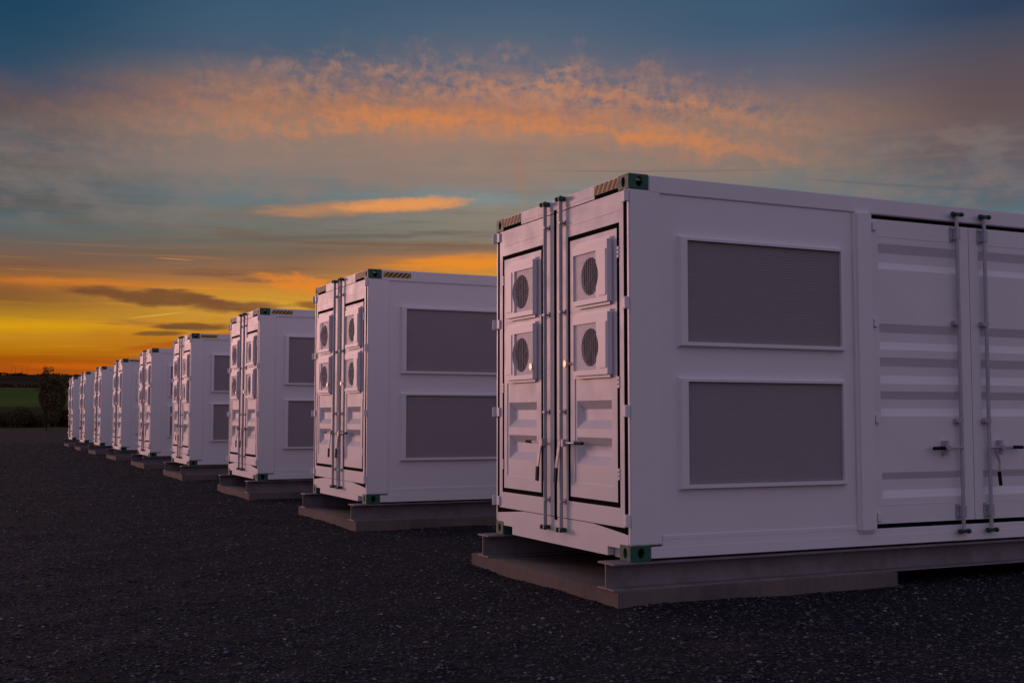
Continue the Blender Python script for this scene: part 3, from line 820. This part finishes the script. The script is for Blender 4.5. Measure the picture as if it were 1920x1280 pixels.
def leaf_cloud(name, blobs, n, size, mats, seed, parent=None, loc=(0, 0, 0)):
    rng = np.random.default_rng(seed); vs = []; fs = []; mi = []
    tot = sum(b[3]*b[4]*b[5]*b[6] for b in blobs)
    for bx, by, bz, rx, ry, rz, w in blobs:
        k = max(4, int(n*rx*ry*rz*w/tot))
        for _ in range(k):
            d = rng.normal(size=3); d /= np.linalg.norm(d); r = rng.random()**.45
            p = np.array((bx+d[0]*rx*r, by+d[1]*ry*r, bz+d[2]*rz*r)); s = size*rng.uniform(.5, 1.4)
            a = rng.normal(size=3); a /= np.linalg.norm(a); b = np.cross(a, rng.normal(size=3)); b /= np.linalg.norm(b)
            o = len(vs); vs += [p-a*s, p+b*s*.5, p+a*s, p-b*s*.5]; fs.append((o, o+1, o+2, o+3)); mi.append(int(rng.random() < .3))
    me = bpy.data.meshes.new(name); me.from_pydata([tuple(v) for v in vs], [], fs)
    for m in mats: me.materials.append(M[m])
    me.polygons.foreach_set('material_index', mi)
    return link(name, me, parent, loc)


def at(u, dist):                        # bearing u degrees from the row's sight line, dist metres off
    a = R(154.93-u); return 7.58+dist*math.cos(a), -4.52+dist*math.sin(a)


def limb(mb, p, q, r0, r1): mb.tube((-p[0], p[1], p[2]), (-q[0], q[1], q[2]), r0, 7, r1=r1)


# tall dark tree with a thin top
tx, ty = at(-21.45, 168)
tr = link('broadleaf_tree', None, None, (tx, ty, 0)); tag(tr, 'dark bushy tree with a thin twiggy top beside the farthest container', 'tree')
tb = MB(); limb(tb, (0, 0, -.2), (.1, 0, 3.6), .26, .16); rnd = random.Random(11); ends = []
for k in range(46):
    a = rnd.uniform(0, 6.28); z = rnd.uniform(1.2, 4.4); l_ = rnd.uniform(1.0, 2.0)
    q = (math.cos(a)*l_*.8, math.sin(a)*l_*.8, z+rnd.uniform(1.0, 2.2)); limb(tb, (0.05, 0, z), q, .07, .025)
    for _ in range(3):
        e = (q[0]+rnd.uniform(-.5, .5), q[1]+rnd.uniform(-.5, .5), q[2]+rnd.uniform(.3, 1.5)); limb(tb, q, e, .028, .008); ends.append(e)
        for _ in range(2): limb(tb, e, (e[0]+rnd.uniform(-.4, .4), e[1]+rnd.uniform(-.4, .4), e[2]+rnd.uniform(.1, .8)), .012, .004)
tb.v = [v for v in tb.v]
link('trunk', tb.mesh('trunk', 'bark'), tr)
bl = [(0, 0, 4.0, 1.9, 1.8, 2.1, 1), (-.9, 0, 3.0, 1.3, 1.3, 1.5, 1), (1.1, 0, 3.3, 1.4, 1.3, 1.7, 1), (-1.9, .2, 1.6, 1.1, 1.1, 1.3, .9), (-1.5, 0, 3.3, 1.1, 1.0, 1.2, .7), (1.9, 0, 3.4, 1.0, 1.0, 1.3, .7), (-.5, 0, 1.6, 1.3, 1.2, 1.3, .9), (.8, 0, 1.7, 1.2, 1.2, 1.3, .9), (.2, -.2, 5.4, 1.3, 1.2, .9, .35), (2.0, 0, 1.6, .7, .9, 1.1, .9)]
for e in ends:
    if e[2] > 5: bl.append((*e, .42, .42, .42, .35))
leaf_cloud('crown', bl, 26000, .13, ['foliage', 'foliage_rust'], 4, tr)


def bush(u, dist, w, h, label, seed, rust=False):
    x, y = at(u, dist); z0 = max(0, (dist-170)/60*1.4) if dist > 170 else 0
    o = link('hedge_bush', None, None, (x, y, z0)); tag(o, label, 'bush', 'dark bushes at the edge of the yard')
    rnd = random.Random(seed); b = MB(); bl = []
    for k in range(9):
        a = rnd.uniform(0, 6.28); q = (math.cos(a)*w*.3, math.sin(a)*w*.3, h*rnd.uniform(.4, .8)); limb(b, (q[0]*.2, q[1]*.2, -.1), q, .04, .012)
        bl.append((*q, w*.32, w*.3, h*.30, 1))
    bl.append((0, 0, h*.35, w*.5, w*.45, h*.4, 1))
    link('stems', b.mesh('stems', 'bark'), o)
    leaf_cloud('foliage', bl, 5000, .10, ['shrub_leaf', 'foliage_rust' if rust else 'foliage'], seed, o)


for k, (u, d, w, h, lb) in enumerate([
    (-23.45, 165, 2.6, 1.9, 'low dark bush leftmost along the edge of the yard'),
    (-22.95, 163, 3.6, 2.5, 'round dark bush left of the thin post'),
    (-22.45, 166, 3.0, 1.8, 'low brownish bush between the round bush and the tree'),
    (-22.0, 164, 2.6, 1.7, 'small bush at the foot of the tree, left of the post'),
    (-21.1, 172, 3.2, 2.2, 'dark bush behind the thin post, right of the tree trunk'),
    (-20.7, 169, 2.8, 2.3, 'dark bush half hidden by the farthest container')]):
    bush(u, d, w, h, lb, 30+k, k % 2 == 0)

# far woods on the ridge: nobody could count them
rr = random.Random(8); bl = []
for k in range(520):
    u = -60+k*.22+rr.uniform(-.1, .1); x, y = at(u, rr.uniform(2050, 2180)); bl.append((x, y, 70+rr.uniform(-1, .5), 13, 13, rr.uniform(.8, 2.0), 1))
wd = leaf_cloud('far_wood', bl, 21000, 2.6, ['wooded_hill', 'foliage'], 9); tag(wd, 'low dark wood along the far ridge', 'wood', kind='stuff')
bl = []
for k in range(300):
    u = -40+k*.2+rr.uniform(-.1, .1); x, y = at(u, rr.uniform(880, 930)); bl.append((x, y, 22.5, 7, 7, rr.uniform(1.0, 3.2), 1))
wd = leaf_cloud('field_hedge', bl, 14000, 1.2, ['wooded_hill', 'foliage'], 10); tag(wd, 'dark hedge along the upper edge of the green field', 'hedge', kind='stuff')

# thin post and far masts
x, y = at(-21.69, 121)
p = MB(); limb(p, (0, 0, -.1), (0, 0, 2.72), .045, .035); limb(p, (-.10, 0, 2.55), (.10, 0, 2.55), .02, .02)
tag(link('fence_post', p.mesh('fence_post', 'mast_metal'), None, (x, y, 0)), 'thin dark post standing on the gravel in front of the tree', 'post')
for k, (u, hh, lb) in enumerate([(-23.2, 20, 'thin far mast on the ridge, leftmost of the four'), (-23.05, 16, 'thin far mast, second from the left on the ridge'), (-22.75, 18, 'thin far mast, third from the left on the ridge'), (-22.55, 18, 'thin far mast on the ridge nearest to the tree')]):
    x, y = at(u, 2000); p = MB(); limb(p, (0, 0, 0), (0, 0, hh*.5+9), .2, .1); limb(p, (-.9, 0, hh*.5+7), (.9, 0, hh*.5+7), .1, .1)
    tag(link('far_mast', p.mesh('far_mast', 'mast_metal'), None, (x, y, 64)), lb, 'mast', 'masts on the far ridge')
